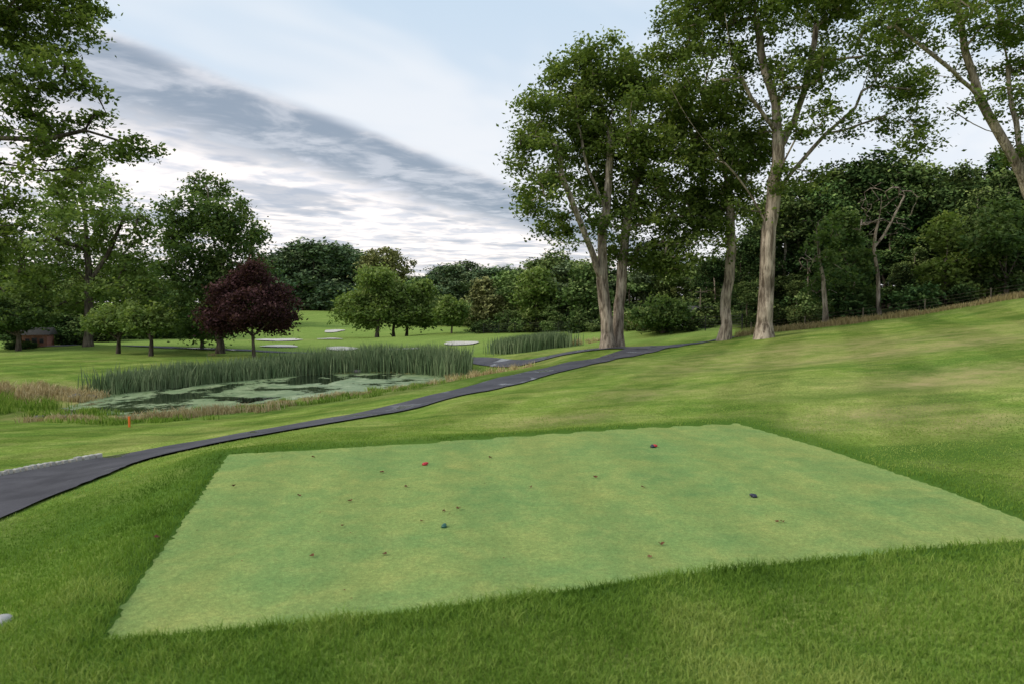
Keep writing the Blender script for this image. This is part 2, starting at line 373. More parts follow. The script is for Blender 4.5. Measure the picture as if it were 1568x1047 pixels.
tint=-.14+.50*cl2+.36*cl3+.24*cl_+.32*rng.random(k)+.08*far-.24*np.exp(-d1/.28)  # blades tinted darker by the tee edge: lush growth and painted shadow
lc=G(205,780,-.1); tint-=.28*np.exp(-(((P2[:,0]-lc[0])/1.1)**2+((P2[:,1]-lc[1])/1.5)**2))  # same darkening of the blades on the left bank, shadow included
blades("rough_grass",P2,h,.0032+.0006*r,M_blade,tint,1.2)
def along(pts,step_n,spread,nrm_bias=0):
    Pp=catmull([np.array([*p,0,0],float) for p in pts],20)[:,:2]
    seg=np.hypot(*np.diff(Pp,axis=0).T); cum=np.r_[0,np.cumsum(seg)]
    s=rng.uniform(0,cum[-1],step_n); x=np.interp(s,cum,Pp[:,0]); y=np.interp(s,cum,Pp[:,1])
    return np.stack([x,y],1)+rng.normal(0,1,(step_n,2))*spread, s/cum[-1]
cl=[G(u,v,PZ+.1)[:2] for u,v in [(178,600),(215,594),(280,587),(370,578),(450,571),(560,566),(660,568),(705,573)]]
q,s=along(cl,15000,.7); q=q+np.array([-.1,.5])
kp=(sdf(q,POND)>-.6)&(q[:,0]<G(722,575,PZ)[0]); q=q[kp]; s=s[kp]
hh=(1.0+.40*ss(.3,.7,s)+.35*(vnoise(q,.8,5)-.5))*rng.uniform(.55,1.15,len(q))
blades("cattail_bed",q,hh,.045,M_cattail,.15+.4*vnoise(q,1.1,6)+.5*rng.random(len(q)),.30)
cl=[G(u,v,z)[:2] for u,v,z in [(778,541,-1.25),(815,538,-1.15),(850,534,-1.0)]]
q,s=along(cl,5500,.75)
blades("cattail_bed",q,rng.uniform(.75,1.3,len(q)),.05,M_cattail,.15+.4*vnoise(q,1.1,6)+.5*rng.random(len(q)),.25)
def tufts(name,spec,m,hmul=1,lean=.7,wd=.025):
    Q=[];HH=[];TT=[]
    for u,v,z,rx,ry,cnt,hgt in spec:
        c=G(u,v,z)[:2]; nc=max(3,cnt//45); cc=c+rng.normal(0,1,(nc,2))*np.array([rx,ry])
        ii=rng.integers(0,nc,cnt); Q.append(cc[ii]+rng.normal(0,.14,(cnt,2))); ch=rng.uniform(.5,1.2,nc); HH.append(hgt*ch[ii]*rng.uniform(.5,1.1,cnt)); TT.append(rng.random(cnt)*.7+.3*ch[ii]-.1)
    Q=np.concatenate(Q);HH=np.concatenate(HH);TT=np.concatenate(TT)
    kp=(sdf(Q,POND)>-.35)&(dpath(Q)>.1); blades(name,Q[kp],HH[kp],wd,m,TT[kp],lean)
tufts("dry_grass",[(110,644,-1.65,1.6,.3,1000,.26),(245,641,-1.6,.6,.3,900,.40),(330,632,-1.6,1.1,.3,1400,.34),(390,624,-1.6,.9,.3,600,.22),(480,610,-1.6,1.2,.3,500,.2),(560,602,-1.6,1.2,.3,500,.25),(640,590,-1.6,1.0,.3,600,.3),
  (60,594,-1.3,2.4,1.0,3200,.42),(130,598,-1.5,1.2,.6,900,.4),(0,592,-1.2,2.2,1.2,2200,.45),(745,567,-1.2,1.0,.8,900,.5),(770,562,-1.1,.8,.6,400,.35),(610,545,-1.5,4,1,500,.4),(890,527,-.8,1.5,.8,800,.45)],M_straw)
tufts("bank_grass",[(60,625,-1.55,2.0,.7,1800,.28),(200,645,-1.5,1.6,.3,1200,.2),(420,621,-1.5,2.0,.3,1200,.2),(560,604,-1.5,1.5,.3,1000,.2),(20,610,-1.4,1.6,.8,1800,.45),(650,590,-1.5,1,.4,700,.25)],M_blade,lean=.6)
# ------------------------------------------------------------ trees
def tubes(p0,p1,r0,r1,d0,d1,sides):
    def ring(p,r,d):
        ref=np.tile(np.array([[1.,.13,.07]]),(len(d),1)); al=np.abs(d[:,0])>.9; ref[al]=(0,1,.1)
        a=np.cross(d,ref); a/=np.linalg.norm(a,axis=1,keepdims=True); b=np.cross(d,a)
        ang=np.arange(sides)*2*np.pi/sides
        return p[:,None]+r[:,None,None]*(np.cos(ang)[None,:,None]*a[:,None]+np.sin(ang)[None,:,None]*b[:,None])
    V=np.stack([ring(p0,r0,d0),ring(p1,r1,d1)],1).reshape(-1,3); k=len(p0)
    b=(np.arange(k)*2*sides)[:,None]; s=np.arange(sides)[None]; s2=(s+1)%sides
    Fc=np.stack([b+s,b+s2,b+sides+s2,b+sides+s],-1).reshape(-1,4); return V,Fc
def leaves(cent,per,cr,flat,ls,rg,ctint):
    k=len(cent)*per; ci=np.repeat(np.arange(len(cent)),per)
    rad=rg.normal(0,1,(k,3))*np.array([1,1,flat])*.55; sc=rg.uniform(.6,1.3,len(cent))*cr
    off=rad*sc[ci][:,None]; off[:,2]-=.18*(off[:,0]**2+off[:,1]**2)/max(cr,.1)
    p=cent[ci]+off
    nrm=rg.normal(0,1,(k,3)); nrm[:,2]=np.abs(nrm[:,2])+.5; nrm/=np.linalg.norm(nrm,axis=1,keepdims=True)
    a=np.cross(nrm,rg.normal(0,1,(k,3))); a/=np.linalg.norm(a,axis=1,keepdims=True); b=np.cross(nrm,a)
    s=ls*rg.uniform(.6,1.35,k)[:,None]
    V=np.stack([p-a*s*.5,p+b*s*.3+a*s*.1,p+a*s*.5,p-b*s*.3+a*s*.05],1).reshape(-1,3)
    Fc=np.arange(k*4).reshape(-1,4)
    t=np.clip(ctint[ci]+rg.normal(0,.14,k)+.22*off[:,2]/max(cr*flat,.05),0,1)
    return V,Fc,np.repeat(t,4)
def tree(name,polys,blobs,ncl,per,ls,ml,mb,trunk_r,seed,cr=.8,flat=.6,tip=.016,link=True,fill=.45,minz=None,leaf_frac=1.0,bias=0.5,up=0.15):
    rg=np.random.default_rng(seed)
    nodes=[];par=[];
    for pi,pl in enumerate(polys):
        pl=np.array(pl,float)
        if pi==0: nodes.append(pl[0]); par.append(-1); cur=0; start=1
        else:
            A_=np.array(nodes); cur=int(np.argmin(((A_-pl[0])**2).sum(1))); start=1
        for q in pl[start:]:
            p0=nodes[cur]; Ls=np.linalg.norm(q-p0); k=max(1,int(Ls/.7))
            for t in range(1,k+1):
                x=p0+(q-p0)*t/k+ (rg.normal(0,.045,3) if t<k else 0)
                nodes.append(x); par.append(cur); cur=len(nodes)-1
    B=np.array([np.r_[b[0],b[1]] for b in blobs]); vol=np.prod(B[:,3:],axis=1)**.75; pr=vol/vol.sum()
    bi=rg.choice(len(B),ncl,p=pr); dr=rg.normal(0,1,(ncl,3)); dr/=np.linalg.norm(dr,axis=1,keepdims=True)
    rad=(fill+(1-fill)*rg.random(ncl))**(1/2.0)
    AT=B[bi,:3]+dr*rad[:,None]*B[bi,3:]
    base=nodes[0]; zmin=(minz if minz is not None else AT[:,2].min()-1.0)
    NA=np.array(nodes); usable=NA[:,2]>min(zmin,NA[:,2].max()-.5)
    cap=len(nodes)+ncl*8; buf=np.zeros((cap,3)); buf[:len(nodes)]=NA
    cnt=len(nodes)
    def dd(P,q):
        v=q-P; d=np.linalg.norm(v,axis=-1); return d+up*np.maximum(0,-v[...,2])*2
    us=np.where(usable)[0]
    best=np.full(ncl,1e9); bn=np.zeros(ncl,int)
    for u_ in us:
        d=dd(buf[u_][None],AT); m_=d<best; best[m_]=d[m_]; bn[m_]=u_
    done=np.zeros(ncl,bool); tips=[]
    for it in range(ncl):
        bb=np.where(done,1e9,best); kx=int(np.argmin(bb)); done[kx]=True
        p0=buf[bn[kx]].copy(); q=AT[kx]; Ls=np.linalg.norm(q-p0); cur=bn[kx]; k=max(1,min(7,int(Ls/.7)))
        for t in range(1,k+1):
            x=p0+(q-p0)*t/k
            if t<k: x=x+rg.normal(0,.07*min(Ls,3),3)*.5+np.array([0,0,.06*Ls*math.sin(math.pi*t/k)])
            if cnt>=cap: break
            buf[cnt]=x; par.append(cur); cur=cnt; cnt+=1
            d=dd(x[None],AT); m_=d<best; best[m_]=d[m_]; bn[m_]=cur
        tips.append(cur)
    NA=buf[:cnt]; par=np.array(par)
    w=np.zeros(cnt); w[tips]=1
    for p_ in range(cnt-1,0,-1):
        if w[p_]==0: w[p_]=.3
        w[par[p_]]+=w[p_]
    ex=math.log(trunk_r/tip)/math.log(w[0]); rd=tip*np.maximum(w,1)**ex
    path_l=np.zeros(cnt)
    for p_ in range(1,cnt): path_l[p_]=path_l[par[p_]]+np.linalg.norm(NA[p_]-NA[par[p_]])
    rd*= (1-.5*np.clip(path_l/path_l.max(),0,1))
    hgt=NA[:,2]-base[2]
    rd=rd*(1+.45*np.exp(-np.maximum(hgt,0)/.35)*(rd>trunk_r*.5))
    c=np.arange(1,cnt); pa=par[1:]
    dv=NA[c]-NA[pa]; dl=np.linalg.norm(dv,axis=1,keepdims=True)+1e-6; dv/=dl
    dirn=np.zeros((cnt,3)); dirn[c]=dv; dirn[0]=(0,0,1)
    main=rd[c]>.62*rd[pa]
    d0=np.where(main[:,None],dirn[pa],dv); r0=np.where(main,np.minimum(rd[pa],rd[c]*1.6),rd[c]*1.15)
    big=rd[c]>.07
    parts=[]
    for mk,sd in ((big,10),(~big,4)):
        if mk.any(): parts.append(tubes(NA[pa][mk],NA[c][mk],r0[mk],rd[c][mk],d0[mk],dv[mk],sd))
    V=[];Fc=[];Ti=[];MI=[];o=0
    for v,f in parts: V.append(v);Fc.append(f+o);Ti.append(np.zeros(len(v)));MI.append(np.zeros(len(f),int));o+=len(v)
    if per>0:
        cm=AT[rg.random(ncl)<leaf_frac]
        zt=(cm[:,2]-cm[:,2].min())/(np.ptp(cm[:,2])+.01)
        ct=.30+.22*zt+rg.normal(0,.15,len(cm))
        v,f,t=leaves(cm,per,cr,flat,ls,rg,ct); V.append(v);Fc.append(f+o);Ti.append(t);MI.append(np.ones(len(f),int))
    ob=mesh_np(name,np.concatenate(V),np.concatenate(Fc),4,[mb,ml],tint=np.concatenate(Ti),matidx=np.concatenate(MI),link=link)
    sm=np.concatenate(MI)==0; ob.data.polygons.foreach_set('use_smooth',sm)
    return ob
def PB(lst,d,dep=None,jit=0,seed=0):
    """crown masses: (u,v,ru,rv[,depth offset]) measured at distance d"""
    r_=np.random.default_rng(seed+99); out=[]
    for b in lst:
        u,v,ru,rv=b[:4]; off=b[4] if len(b)>4 else r_.uniform(-1,1)*(dep or 1.5)
        dd_=d+off; s=d/F; c=W(u,v,dd_)
        out.append((c,np.array([ru*s,max(ru,rv)*s*1.0,rv*s])))
    return out
def PL(lst,d): return [W(a[0],a[1],d+(a[2] if len(a)>2 else 0)) for a in lst]
# A twin-trunk oak
tree("oak_tree",[PL([(931,535),(929,490),(922,430),(922,370),(930,300),(935,230),(940,160)],36),
   PL([(920,420),(900,370,-.5),(880,320,-1),(860,270,-1.5)],36),PL([(928,330),(900,260),(885,190),(880,130)],36)],
   PB([(878,120,50,48),(845,185,50,50),(825,235,42,40),(828,300,38,30),(855,345,30,22),(925,90,45,38),(935,215,50,45),(890,255,50,45),(900,180,50,45),(868,378,22,12),(960,140,40,40),(812,160,14,20),(800,255,14,20),(806,305,14,14),(900,320,40,30)],36,2.4,seed=1),
   370,85,.21,M_oak,M_bark,.33,11,cr=.66,fill=.3)
tree("oak_tree",[PL([(946,533),(947,490),(952,430),(956,380),(962,330),(978,270),(990,210),(1000,150)],36.8),PL([(958,370,.9),(1000,330,.5),(1040,290)],36.8)],
   PB([(965,120,50,45),(1000,180,55,55),(1015,250,60,50),(955,290,50,40),(1000,330,65,42),(1055,335,45,45),(985,385,60,28),(1045,390,42,25),(1025,115,45,45),(1050,200,40,55),(940,345,35,28),(1020,410,30,14),(945,240,40,35),(1090,370,24,24)],37,2.4,seed=21),
   390,85,.22,M_oak,M_bark,.29,111,cr=.68,fill=.3)
# C big oak
tree("oak_tree",[PL([(1170,520),(1172,470),(1175,410),(1177,350),(1185,300),(1192,230),(1188,160),(1165,80),(1155,0)],34),
   PL([(1177,345),(1150,300),(1110,250,-.5),(1070,205,-1),(1040,160,-1.3),(1015,110,-1.5)],34),
   PL([(1185,300),(1225,250,.5),(1265,205,.8),(1310,165,1),(1330,110,1),(1335,40,1)],34),
   PL([(1192,240),(1215,190,1),(1235,120,1.3),(1250,40,1.5)],34),PL([(1265,205,.8),(1320,190,0),(1370,170,-.5),(1400,195,-1)],34),PL([(1190,200),(1150,150,-1),(1120,90,-1.5),(1110,20,-2)],34)],
   PB([(1035,60,45,40),(1085,110,50,40),(1055,170,45,40),(1130,40,60,40),(1190,10,60,40),(1260,15,60,40),(1150,130,45,40),(1225,110,50,40),(1290,80,50,45),(1350,60,50,40),(1370,130,50,35),(1395,190,40,28),(1330,185,45,25),(1245,180,40,30),(1170,210,40,35),(1100,235,40,30),(1200,-60,150,50),(1110,-40,80,50),(1320,-30,80,50),(1215,270,35,25),(1160,310,35,30),(1060,15,50,40),(1405,222,25,16)],34,2.8,seed=2),
   660,85,.195,M_oak,M_bark,.38,12,cr=.62,fill=.3)
# B
tree("oak_tree",[PL([(1108,522),(1112,450),(1120,380),(1118,320),(1108,260),(1100,190)],37),PL([(1119,340),(1135,300),(1150,240)],37)],
   PB([(1105,250,35,45),(1130,300,30,30),(1085,300,35,30),(1100,180,40,40),(1140,230,35,40),(1090,350,25,22)],37,1.5,seed=3),190,80,.21,M_oak,M_bark,.29,13,cr=.6)
# D right edge oak
tree("oak_tree",[PL([(1650,480),(1625,400),(1590,320),(1565,270),(1530,205),(1500,150),(1478,80),(1465,0)],28),PL([(1575,290),(1560,220,.5),(1545,130,.8),(1530,40,1),(1520,-40,1)],28),
   PL([(1500,150),(1460,110,-1),(1410,70,-1.5),(1370,40,-1.7)],28),PL([(1590,320),(1610,230,1),(1620,130,1)],28),PL([(1530,205),(1490,190,-1),(1450,165,-1.2)],28)],
   PB([(1470,40,70,35),(1400,45,50,30),(1370,20,45,30),(1545,80,60,45),(1445,105,40,28),(1475,155,34,16),(1540,20,70,35),(1600,130,60,55),(1650,60,80,60),(1600,-50,140,50),(1440,-40,90,40),(1530,245,35,18),(1590,220,40,35),(1650,200,70,60),(1540,150,35,25)],28,2.0,seed=4),
   380,75,.165,M_oak,M_bark,.31,14,cr=.50,fill=.25)
# E left foreground oak (trunk outside the frame)
tree("oak_tree",[PL([(-190,700),(-185,560),(-180,440),(-170,320),(-150,200),(-130,60),(-120,-80)],21),PL([(-170,320),(-90,240),(0,212),(70,214),(130,200),(180,215)],21),
   PL([(-150,200),(-70,130),(20,95),(90,75)],21),PL([(-180,440),(-110,380),(-40,350),(20,345)],21),PL([(-90,240),(0,250,1),(70,262,1.2),(120,258,1.3)],21)],
   PB([(45,40,70,45),(120,45,45,32),(85,110,65,32),(20,120,60,40),(145,125,22,20),(60,190,55,26),(150,190,42,18),(215,222,42,14),(165,235,40,16),(90,240,50,20),(20,270,35,22),(-70,60,100,80),(-80,200,80,70),(10,345,35,22),(-20,300,50,30),(15,390,35,25),(-90,380,90,60),(-130,-40,180,60),(110,0,50,30),(110,275,30,12),(40,-30,90,30),(245,218,14,8),(40,430,30,15),(40,215,40,20,-1.2)],21,1.6,seed=5),
   640,75,.145,M_oak,M_barkd,.19,15,cr=.38,fill=.25)
# F, G
tree("elm_tree",[PL([(135,533),(136,470),(135,400),(130,330),(125,280)],52),PL([(135,430),(165,390),(185,345)],52),PL([(136,440),(100,400),(80,350)],52)],
   PB([(120,285,50,28),(75,330,40,30),(165,310,35,28),(190,350,40,28),(110,350,50,30),(60,400,45,32),(150,400,60,30),(215,400,35,30),(90,450,55,28),(190,445,45,25),(30,450,30,25),(140,250,25,15)],52,3,seed=6),360,60,.30,M_light,M_barkd,.30,16,cr=.9)
tree("maple_tree",[PL([(337,542),(336,480),(333,420),(325,350),(318,290)],50),PL([(335,460),(300,420),(285,370)],50),PL([(335,450),(365,410),(380,360)],50)],
   PB([(318,290,32,20),(290,325,38,28),(345,325,40,28),(275,350,25,20),(375,355,28,26),(310,370,55,38),(365,410,40,32),(290,420,42,32),(335,440,50,34),(405,365,10,12),(300,475,42,26),(350,480,38,24),(320,505,40,12),(270,380,18,20),(395,405,18,16)],50,2.6,seed=7),360,80,.27,M_leafdark,M_barkd,.26,17,cr=.8)
tree("purple_leaf_maple_tree",[PL([(389,549),(388,530),(387,515),(386,480),(384,440)],46),PL([(388,515),(360,490),(340,470)],46),PL([(388,512),(415,490),(430,465)],46)],
   PB([(385,430,30,20),(355,448,28,22),(415,450,28,24),(335,475,25,22),(435,475,22,24),(385,468,40,26),(350,492,36,14),(410,494,36,14),(322,490,14,12),(440,495,14,14),(392,412,14,10)],46,1.8,seed=8),290,75,.20,M_purple,M_barkd,.10,18,cr=.60)
def small(name,base,d,bl,ml,tr,seed,ncl=120,per=60,ls=.24,cr=.55,th=.5,link=True):
    u,v=base; cu=np.mean([b[0] for b in bl]); cv=np.mean([b[1] for b in bl])
    pl=[PL([(u,v+2),(u+1,v-(v-cv)*.4),(cu,cv)],d)]+[PL([(u,v-(v-cv)*.35),(b[0],b[1])],d) for b in bl]
    return tree(name,pl,PB(bl,d,1.0,seed=seed),ncl,per,ls,ml,M_barkd,tr,seed,cr=cr)
small("apple_tree",(181,541),48,[(170,485,26,14),(150,493,20,12),(190,478,24,14),(180,493,35,10),(205,488,16,12)],M_light,.12,21,100)
small("apple_tree",(231,546),46,[(225,480,26,14),(205,488,20,14),(245,486,20,15),(228,496,32,11)],M_light,.12,22,100)
small("apple_tree",(309,532),55,[(305,500,28,12),(330,502,16,10),(290,503,14,10)],M_leafdark,.12,23)
small("apple_tree",(28,538),50,[(30,470,32,20),(0,475,35,22),(55,482,26,18),(20,492,45,12),(-40,480,40,24)],M_leafdark,.15,24,220)
small("linden_tree",(577,518),80,[(570,440,30,26),(545,465,26,24),(600,455,26,26),(565,480,42,20),(532,482,14,12),(610,485,20,14),(575,422,22,14)],M_light,.22,25,240,60,.38,.85)
small("linden_tree",(603,517),82,[(615,455,22,22),(640,455,24,22),(630,480,36,18),(655,475,16,18),(645,440,14,10)],M_light,.18,26,190,60,.38,.85)
small("linden_tree",(622,517),84,[(625,450,20,20),(648,482,20,16),(610,470,20,20)],M_forest,.18,27,100,60,.40,.8)
small("willow_tree",(691,514),78,[(690,468,16,14),(682,482,14,14),(700,482,13,14)],M_light,.1,28,100,55,.36,.6)
small("poplar_tree",(744,508),85,[(740,440,14,14),(735,460,18,16),(752,465,16,16),(742,482,22,10)],M_brown,.12,29,80,50,.42,.7)
small("ash_tree",(592,500),125,[(590,395,28,16),(570,410,22,16),(612,408,22,16),(592,425,36,20),(560,398,10,10)],M_brown,.3,30,130,45,.55,1.2)
small("maple_tree",(1015,508),52,[(1010,470,26,16),(990,485,22,14),(1030,480,24,14),(1015,490,30,10)],M_leafdark,.14,31,130)
small("crabapple_tree",(985,505),55,[(985,488,20,12),(1000,480,16,10)],M_brown,.1,32,60,45)
small("ash_tree",(820,505),74,[(820,430,22,18),(808,450,18,16),(832,455,20,16),(820,475,22,12)],M_light,.15,33,120,50,.40,.8)
small("ash_tree",(905,505),68,[(900,420,22,20),(890,450,24,16),(915,455,18,18),(900,475,22,12)],M_forest,.15,34,120,50,.38,.8)
small("birch_tree",(1445,470),43,[(1450,360,30,30),(1480,400,36,24),(1440,420,30,20),(1500,440,34,14),(1460,445,30,12)],M_oak,.12,35,130,60,.26,.6)
small("birch_tree",(1540,462),42,[(1540,330,30,26),(1520,370,34,24),(1560,390,36,24),(1530,430,38,16)],M_leafdark,.12,36,130,60,.26,.6)
small("birch_tree",(1300,490),45,[(1290,350,26,26),(1310,400,30,24),(1285,430,30,18),(1320,450,26,12)],M_leafdark,.12,37,110,60,.26,.6)
def bare(name,base,d,pl,bl,tr,seed,ncl,per=0,lf=1):
    return tree(name,[PL(p,d) for p in pl],PB(bl,d,1,seed=seed),ncl,per,.26,M_leafdark,M_bark,tr,seed,cr=.5,tip=.022,leaf_frac=lf)
bare("dead_tree",0,43,[[(1347,490),(1345,440),(1338,380),(1345,340),(1350,300)],[(1338,380),(1365,340),(1385,300)]],[(1350,300,35,28),(1380,310,28,28),(1325,320,22,22),(1345,350,45,15)],.13,41,110)
bare("pine_tree",0,40,[[(1264,502),(1262,450),(1255,400),(1250,350)]],[(1250,390,22,30),(1262,440,26,20),(1270,350,20,25),(1300,420,15,10)],.15,42,60,60,.5)
bare("dead_tree",0,46,[[(1240,500),(1238,450),(1236,400)]],[(1238,400,14,20)],.08,43,14)
# ------------------------------------------------------------ forest prototypes
def proto(seed,kind,ml,h=12,ncl=180,per=34,ls=.42,cr=.85):
    rg=np.random.default_rng(seed); lean=rg.normal(0,.4,2)
    tr=[np.array([0,0,-.5]),np.array([lean[0]*.3,lean[1]*.3,h*.35]),np.array([lean[0],lean[1],h*.8])]
    bl=[]
    low=.12 if kind=='edge' else .38
    for q in range(14):
        z=rg.uniform(low,.93)*h; prof=math.sin(math.pi*min(1,max(.12,(z/h-low+.12)/(1.1-low))))**.7
        a=rg.uniform(0,6.28); rr_=rg.uniform(.25,.85)*h*.30*prof
        s=h*rg.uniform(.06,.14)
        bl.append((np.array([lean[0]*z/h+rr_*math.cos(a),lean[1]*z/h+rr_*math.sin(a),z]),np.array([s*1.15,s*1.15,s*.75])))
    return tree("forest_tree_mesh",[tr],bl,ncl,per,ls,ml,M_bark if kind=='tall' else M_barkd,h*.013,seed,cr=cr,link=False,fill=.25).data
pf=[proto(100+i,'edge',M_forest) for i in range(5)]
pfar=[proto(150+i,'edge',M_far_haze,ncl=150,per=34,ls=.5,cr=1.0) for i in range(4)]
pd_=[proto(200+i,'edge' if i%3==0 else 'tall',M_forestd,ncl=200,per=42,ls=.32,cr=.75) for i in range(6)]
def bush(seed,ml,h=2.2):
    rg=np.random.default_rng(seed); bl=[]
    for q in range(7):
        a=rg.uniform(0,6.28); bl.append((np.array([math.cos(a)*h*.5*rg.random(),math.sin(a)*h*.5*rg.random(),h*rg.uniform(.15,.7)]),np.array([h*.3,h*.3,h*.22])))
    return tree("bush_mesh",[[np.array([0,0,-.3]),np.array([0,0,h*.4])]],bl,60,40,.22,ml,M_barkd,.05,seed,cr=.4,link=False,minz=-1).data
pb=[bush(300+i,M_forestd if i<2 else M_forest) for i in range(4)]
def inst(parent,me,x,y,s,sz=None,zo=-.15):
    o=bpy.data.objects.new("tree_crown",me); scene.collection.objects.link(o); o.parent=parent
    o.location=(x,y,hz(x,y)+zo); o.rotation_euler=(0,0,rng.uniform(0,6.28)); sz=sz or s; o.scale=(s*rng.uniform(.85,1.2),s*rng.uniform(.85,1.2),sz)
def empty(name):
    e=bpy.data.objects.new(name,None); scene.collection.objects.link(e); return e
def row(parent,prof,d,step,ps,rows=2,drow=4,jit=1.5,wide=1.0,hv=.1):
    """prof: list of (u, v_top)"""
    us=[p[0] for p in prof]; vs=[p[1] for p in prof]
    for rw in range(rows):
        u=us[0]+rng.uniform(0,step*.5)
        while u<us[-1]:
            dd_=(np.interp(u,us,[p[2] for p in prof]) if len(prof[0])>2 else d)+rw*drow+rng.normal(0,jit)
            top=W(u,np.interp(u,us,vs)+rng.normal(0,1)*3,dd_)
            g=hz(top[0],top[1]); hh=(top[2]-g)*rng.uniform(1-hv*1.5,1+hv*.5)*(1 if rw==0 else 1.02)
            s=hh/12.0
            inst(parent,ps[rng.integers(len(ps))],top[0],top[1],s*wide,s)
            u+=step*rng.uniform(.7,1.3)
w1=empty("forest_tree_line")
row(w1,[(-260,390),(0,395),(60,400),(150,405),(210,388),(270,400)],74,34,pf,2,6,wide=1.25)
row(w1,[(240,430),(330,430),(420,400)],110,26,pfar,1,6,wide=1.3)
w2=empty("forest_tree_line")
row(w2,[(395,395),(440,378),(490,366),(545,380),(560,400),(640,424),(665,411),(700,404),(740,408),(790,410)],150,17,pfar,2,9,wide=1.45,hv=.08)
row(w2,[(650,450),(720,460),(790,445)],115,16,pf,1,6,wide=1.5)
w3=empty("forest_tree_line")
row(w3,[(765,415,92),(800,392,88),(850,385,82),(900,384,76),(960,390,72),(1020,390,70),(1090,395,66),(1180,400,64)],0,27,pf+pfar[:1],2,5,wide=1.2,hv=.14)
row(w3,[(770,462,76),(850,455,72),(930,460,66),(1040,455,62),(1180,450,58)],0,30,pf,1,4,wide=1.5,hv=.25)
w4=empty("woodland_edge")
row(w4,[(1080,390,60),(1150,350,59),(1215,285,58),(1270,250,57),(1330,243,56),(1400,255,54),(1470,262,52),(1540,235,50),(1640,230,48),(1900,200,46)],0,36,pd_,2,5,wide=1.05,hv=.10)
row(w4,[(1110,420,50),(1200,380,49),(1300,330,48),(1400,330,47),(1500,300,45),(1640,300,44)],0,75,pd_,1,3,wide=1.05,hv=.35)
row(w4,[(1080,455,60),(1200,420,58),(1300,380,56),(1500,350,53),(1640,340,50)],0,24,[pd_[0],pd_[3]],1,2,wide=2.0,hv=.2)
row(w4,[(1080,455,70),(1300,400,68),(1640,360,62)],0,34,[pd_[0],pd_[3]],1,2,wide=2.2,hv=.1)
bs=empty("hedge_undergrowth")
def bushes(parent,pts,cnt,smin,smax,ps,sp):
    P_=np.array([W(*p)[:2] for p in pts])
    for q in range(cnt):
        t=rng.uniform(0,len(P_)-1.001); a=int(t); p=P_[a]+(P_[a+1]-P_[a])*(t-a)+rng.normal(0,sp,2)
        s=rng.uniform(smin,smax); inst(parent,ps[rng.integers(len(ps))],p[0],p[1],s*1.2,s,-.1)
bushes(bs,[(1190,500,46),(1300,495,44),(1450,480,43),(1640,460,42)],20,.3,1.1,pb,1.6)
bushes(bs,[(1080,505,60),(1200,500,58),(1320,495,56)],26,1.0,1.6,pb[:2],1.5)
bushes(bs,[(740,500,80),(850,505,72),(960,505,62),(1100,500,52),(1180,500,48)],34,.4,1.1,pb,1.5)
bushes(bs,[(-200,530,66),(60,525,66),(270,515,72)],34,.8,1.5,pb,2)
bushes(bs,[(650,490,112),(730,495,105),(790,490,95)],22,1.0,2.0,pb[2:],2)
sh=empty("yew_shrub")
for u,v,d,s in [(100,525,56,.9),(85,526,57,.8),(112,526,56,.7),(748,508,78,1.0),(735,510,80,.8),(765,508,78,.8),(40,533,52,.45),(24,533,52,.55)]:
    p=W(u,v,d); inst(sh,pb[0],p[0],p[1],s*1.1,s*.85,-.1)
# ------------------------------------------------------------ built things
from mathutils import Matrix
def box(bm,c,s,rot=0,bev=0):
    r_=bmesh.ops.create_cube(bm,size=1); vs=r_['verts']
    bmesh.ops.scale(bm,verts=vs,vec=s)
    bmesh.ops.translate(bm,verts=vs,vec=c)
def obm(name,fn,m,parent=None,loc=(0,0,0),rot=0,smooth=False):
    bm=bmesh.new(); fn(bm); me=bpy.data.meshes.new(name); bm.to_mesh(me); bm.free(); me.materials.append(m)
    if smooth:
        for p in me.polygons: p.use_smooth=True
    o=bpy.data.objects.new(name,me); scene.collection.objects.link(o); o.location=loc; o.rotation_euler=(0,0,rot)
    if parent: o.parent=parent
    return o
def brick():
    m,nt,o=mat("brick"); tc=nt.nodes.new('ShaderNodeTexCoord')
    b=nt.nodes.new('ShaderNodeTexBrick'); b.inputs['Color1'].default_value=(.30,.10,.07,1); b.inputs['Color2'].default_value=(.38,.16,.10,1); b.inputs['Mortar'].default_value=(.4,.36,.32,1)
    b.inputs['Scale'].default_value=4; L(nt,mapped(nt,tc.outputs['Object'],(1,1,1),(math.pi/2,0,0)),b.inputs['Vector']); prin(nt,o,b.outputs[0],.9,.1); return m
Mb=brick(); Mroof=plain("roof_shingle",(.06,.055,.05)); Mdk=plain("dark_window",(.02,.02,.025),.2,.5); Mwh=plain("white_paint",(.7,.7,.66)); Mpost=plain("weathered_wood",(.16,.13,.09)); Mblk=plain("black_metal",(.02,.02,.02),.5)
def gable(bm,w,d,h0,h1,o=.25):
    x=w/2+o;y=d/2+o
    v=[bm.verts.new(q) for q in [(-x,-y,h0),(x,-y,h0),(x,y,h0),(-x,y,h0),(-x,0,h1),(x,0,h1)]]
    for f in [(0,1,5,4),(2,3,4,5),(0,4,3),(1,2,5),(0,3,2,1)]: bm.faces.new([v[i] for i in f])
def house(name,u,v,d,w,dp,h,mw,rot=0):
    p=W(u,v,d); e=empty(name); e.location=(p[0],p[1],hz(p[0],p[1])-.05); e.rotation_euler=(0,0,rot)
    obm("walls",lambda bm:box(bm,(0,0,h/2),(w,dp,h)),mw,e)
    obm("roof",lambda bm:gable(bm,w,dp,h+.01,h+dp*.35),Mroof,e)
    def wn(bm):
        for x in (-w*.28,w*.28): box(bm,(x,-dp/2-.01,h*.58),(w*.16,.06,h*.32))
    obm("windows",wn,Mdk,e)
    obm("door",lambda bm:box(bm,(0,-dp/2-.015,h*.4),(w*.2,.07,h*.8)),Mdk if mw is not Mwh else Mpost,e)
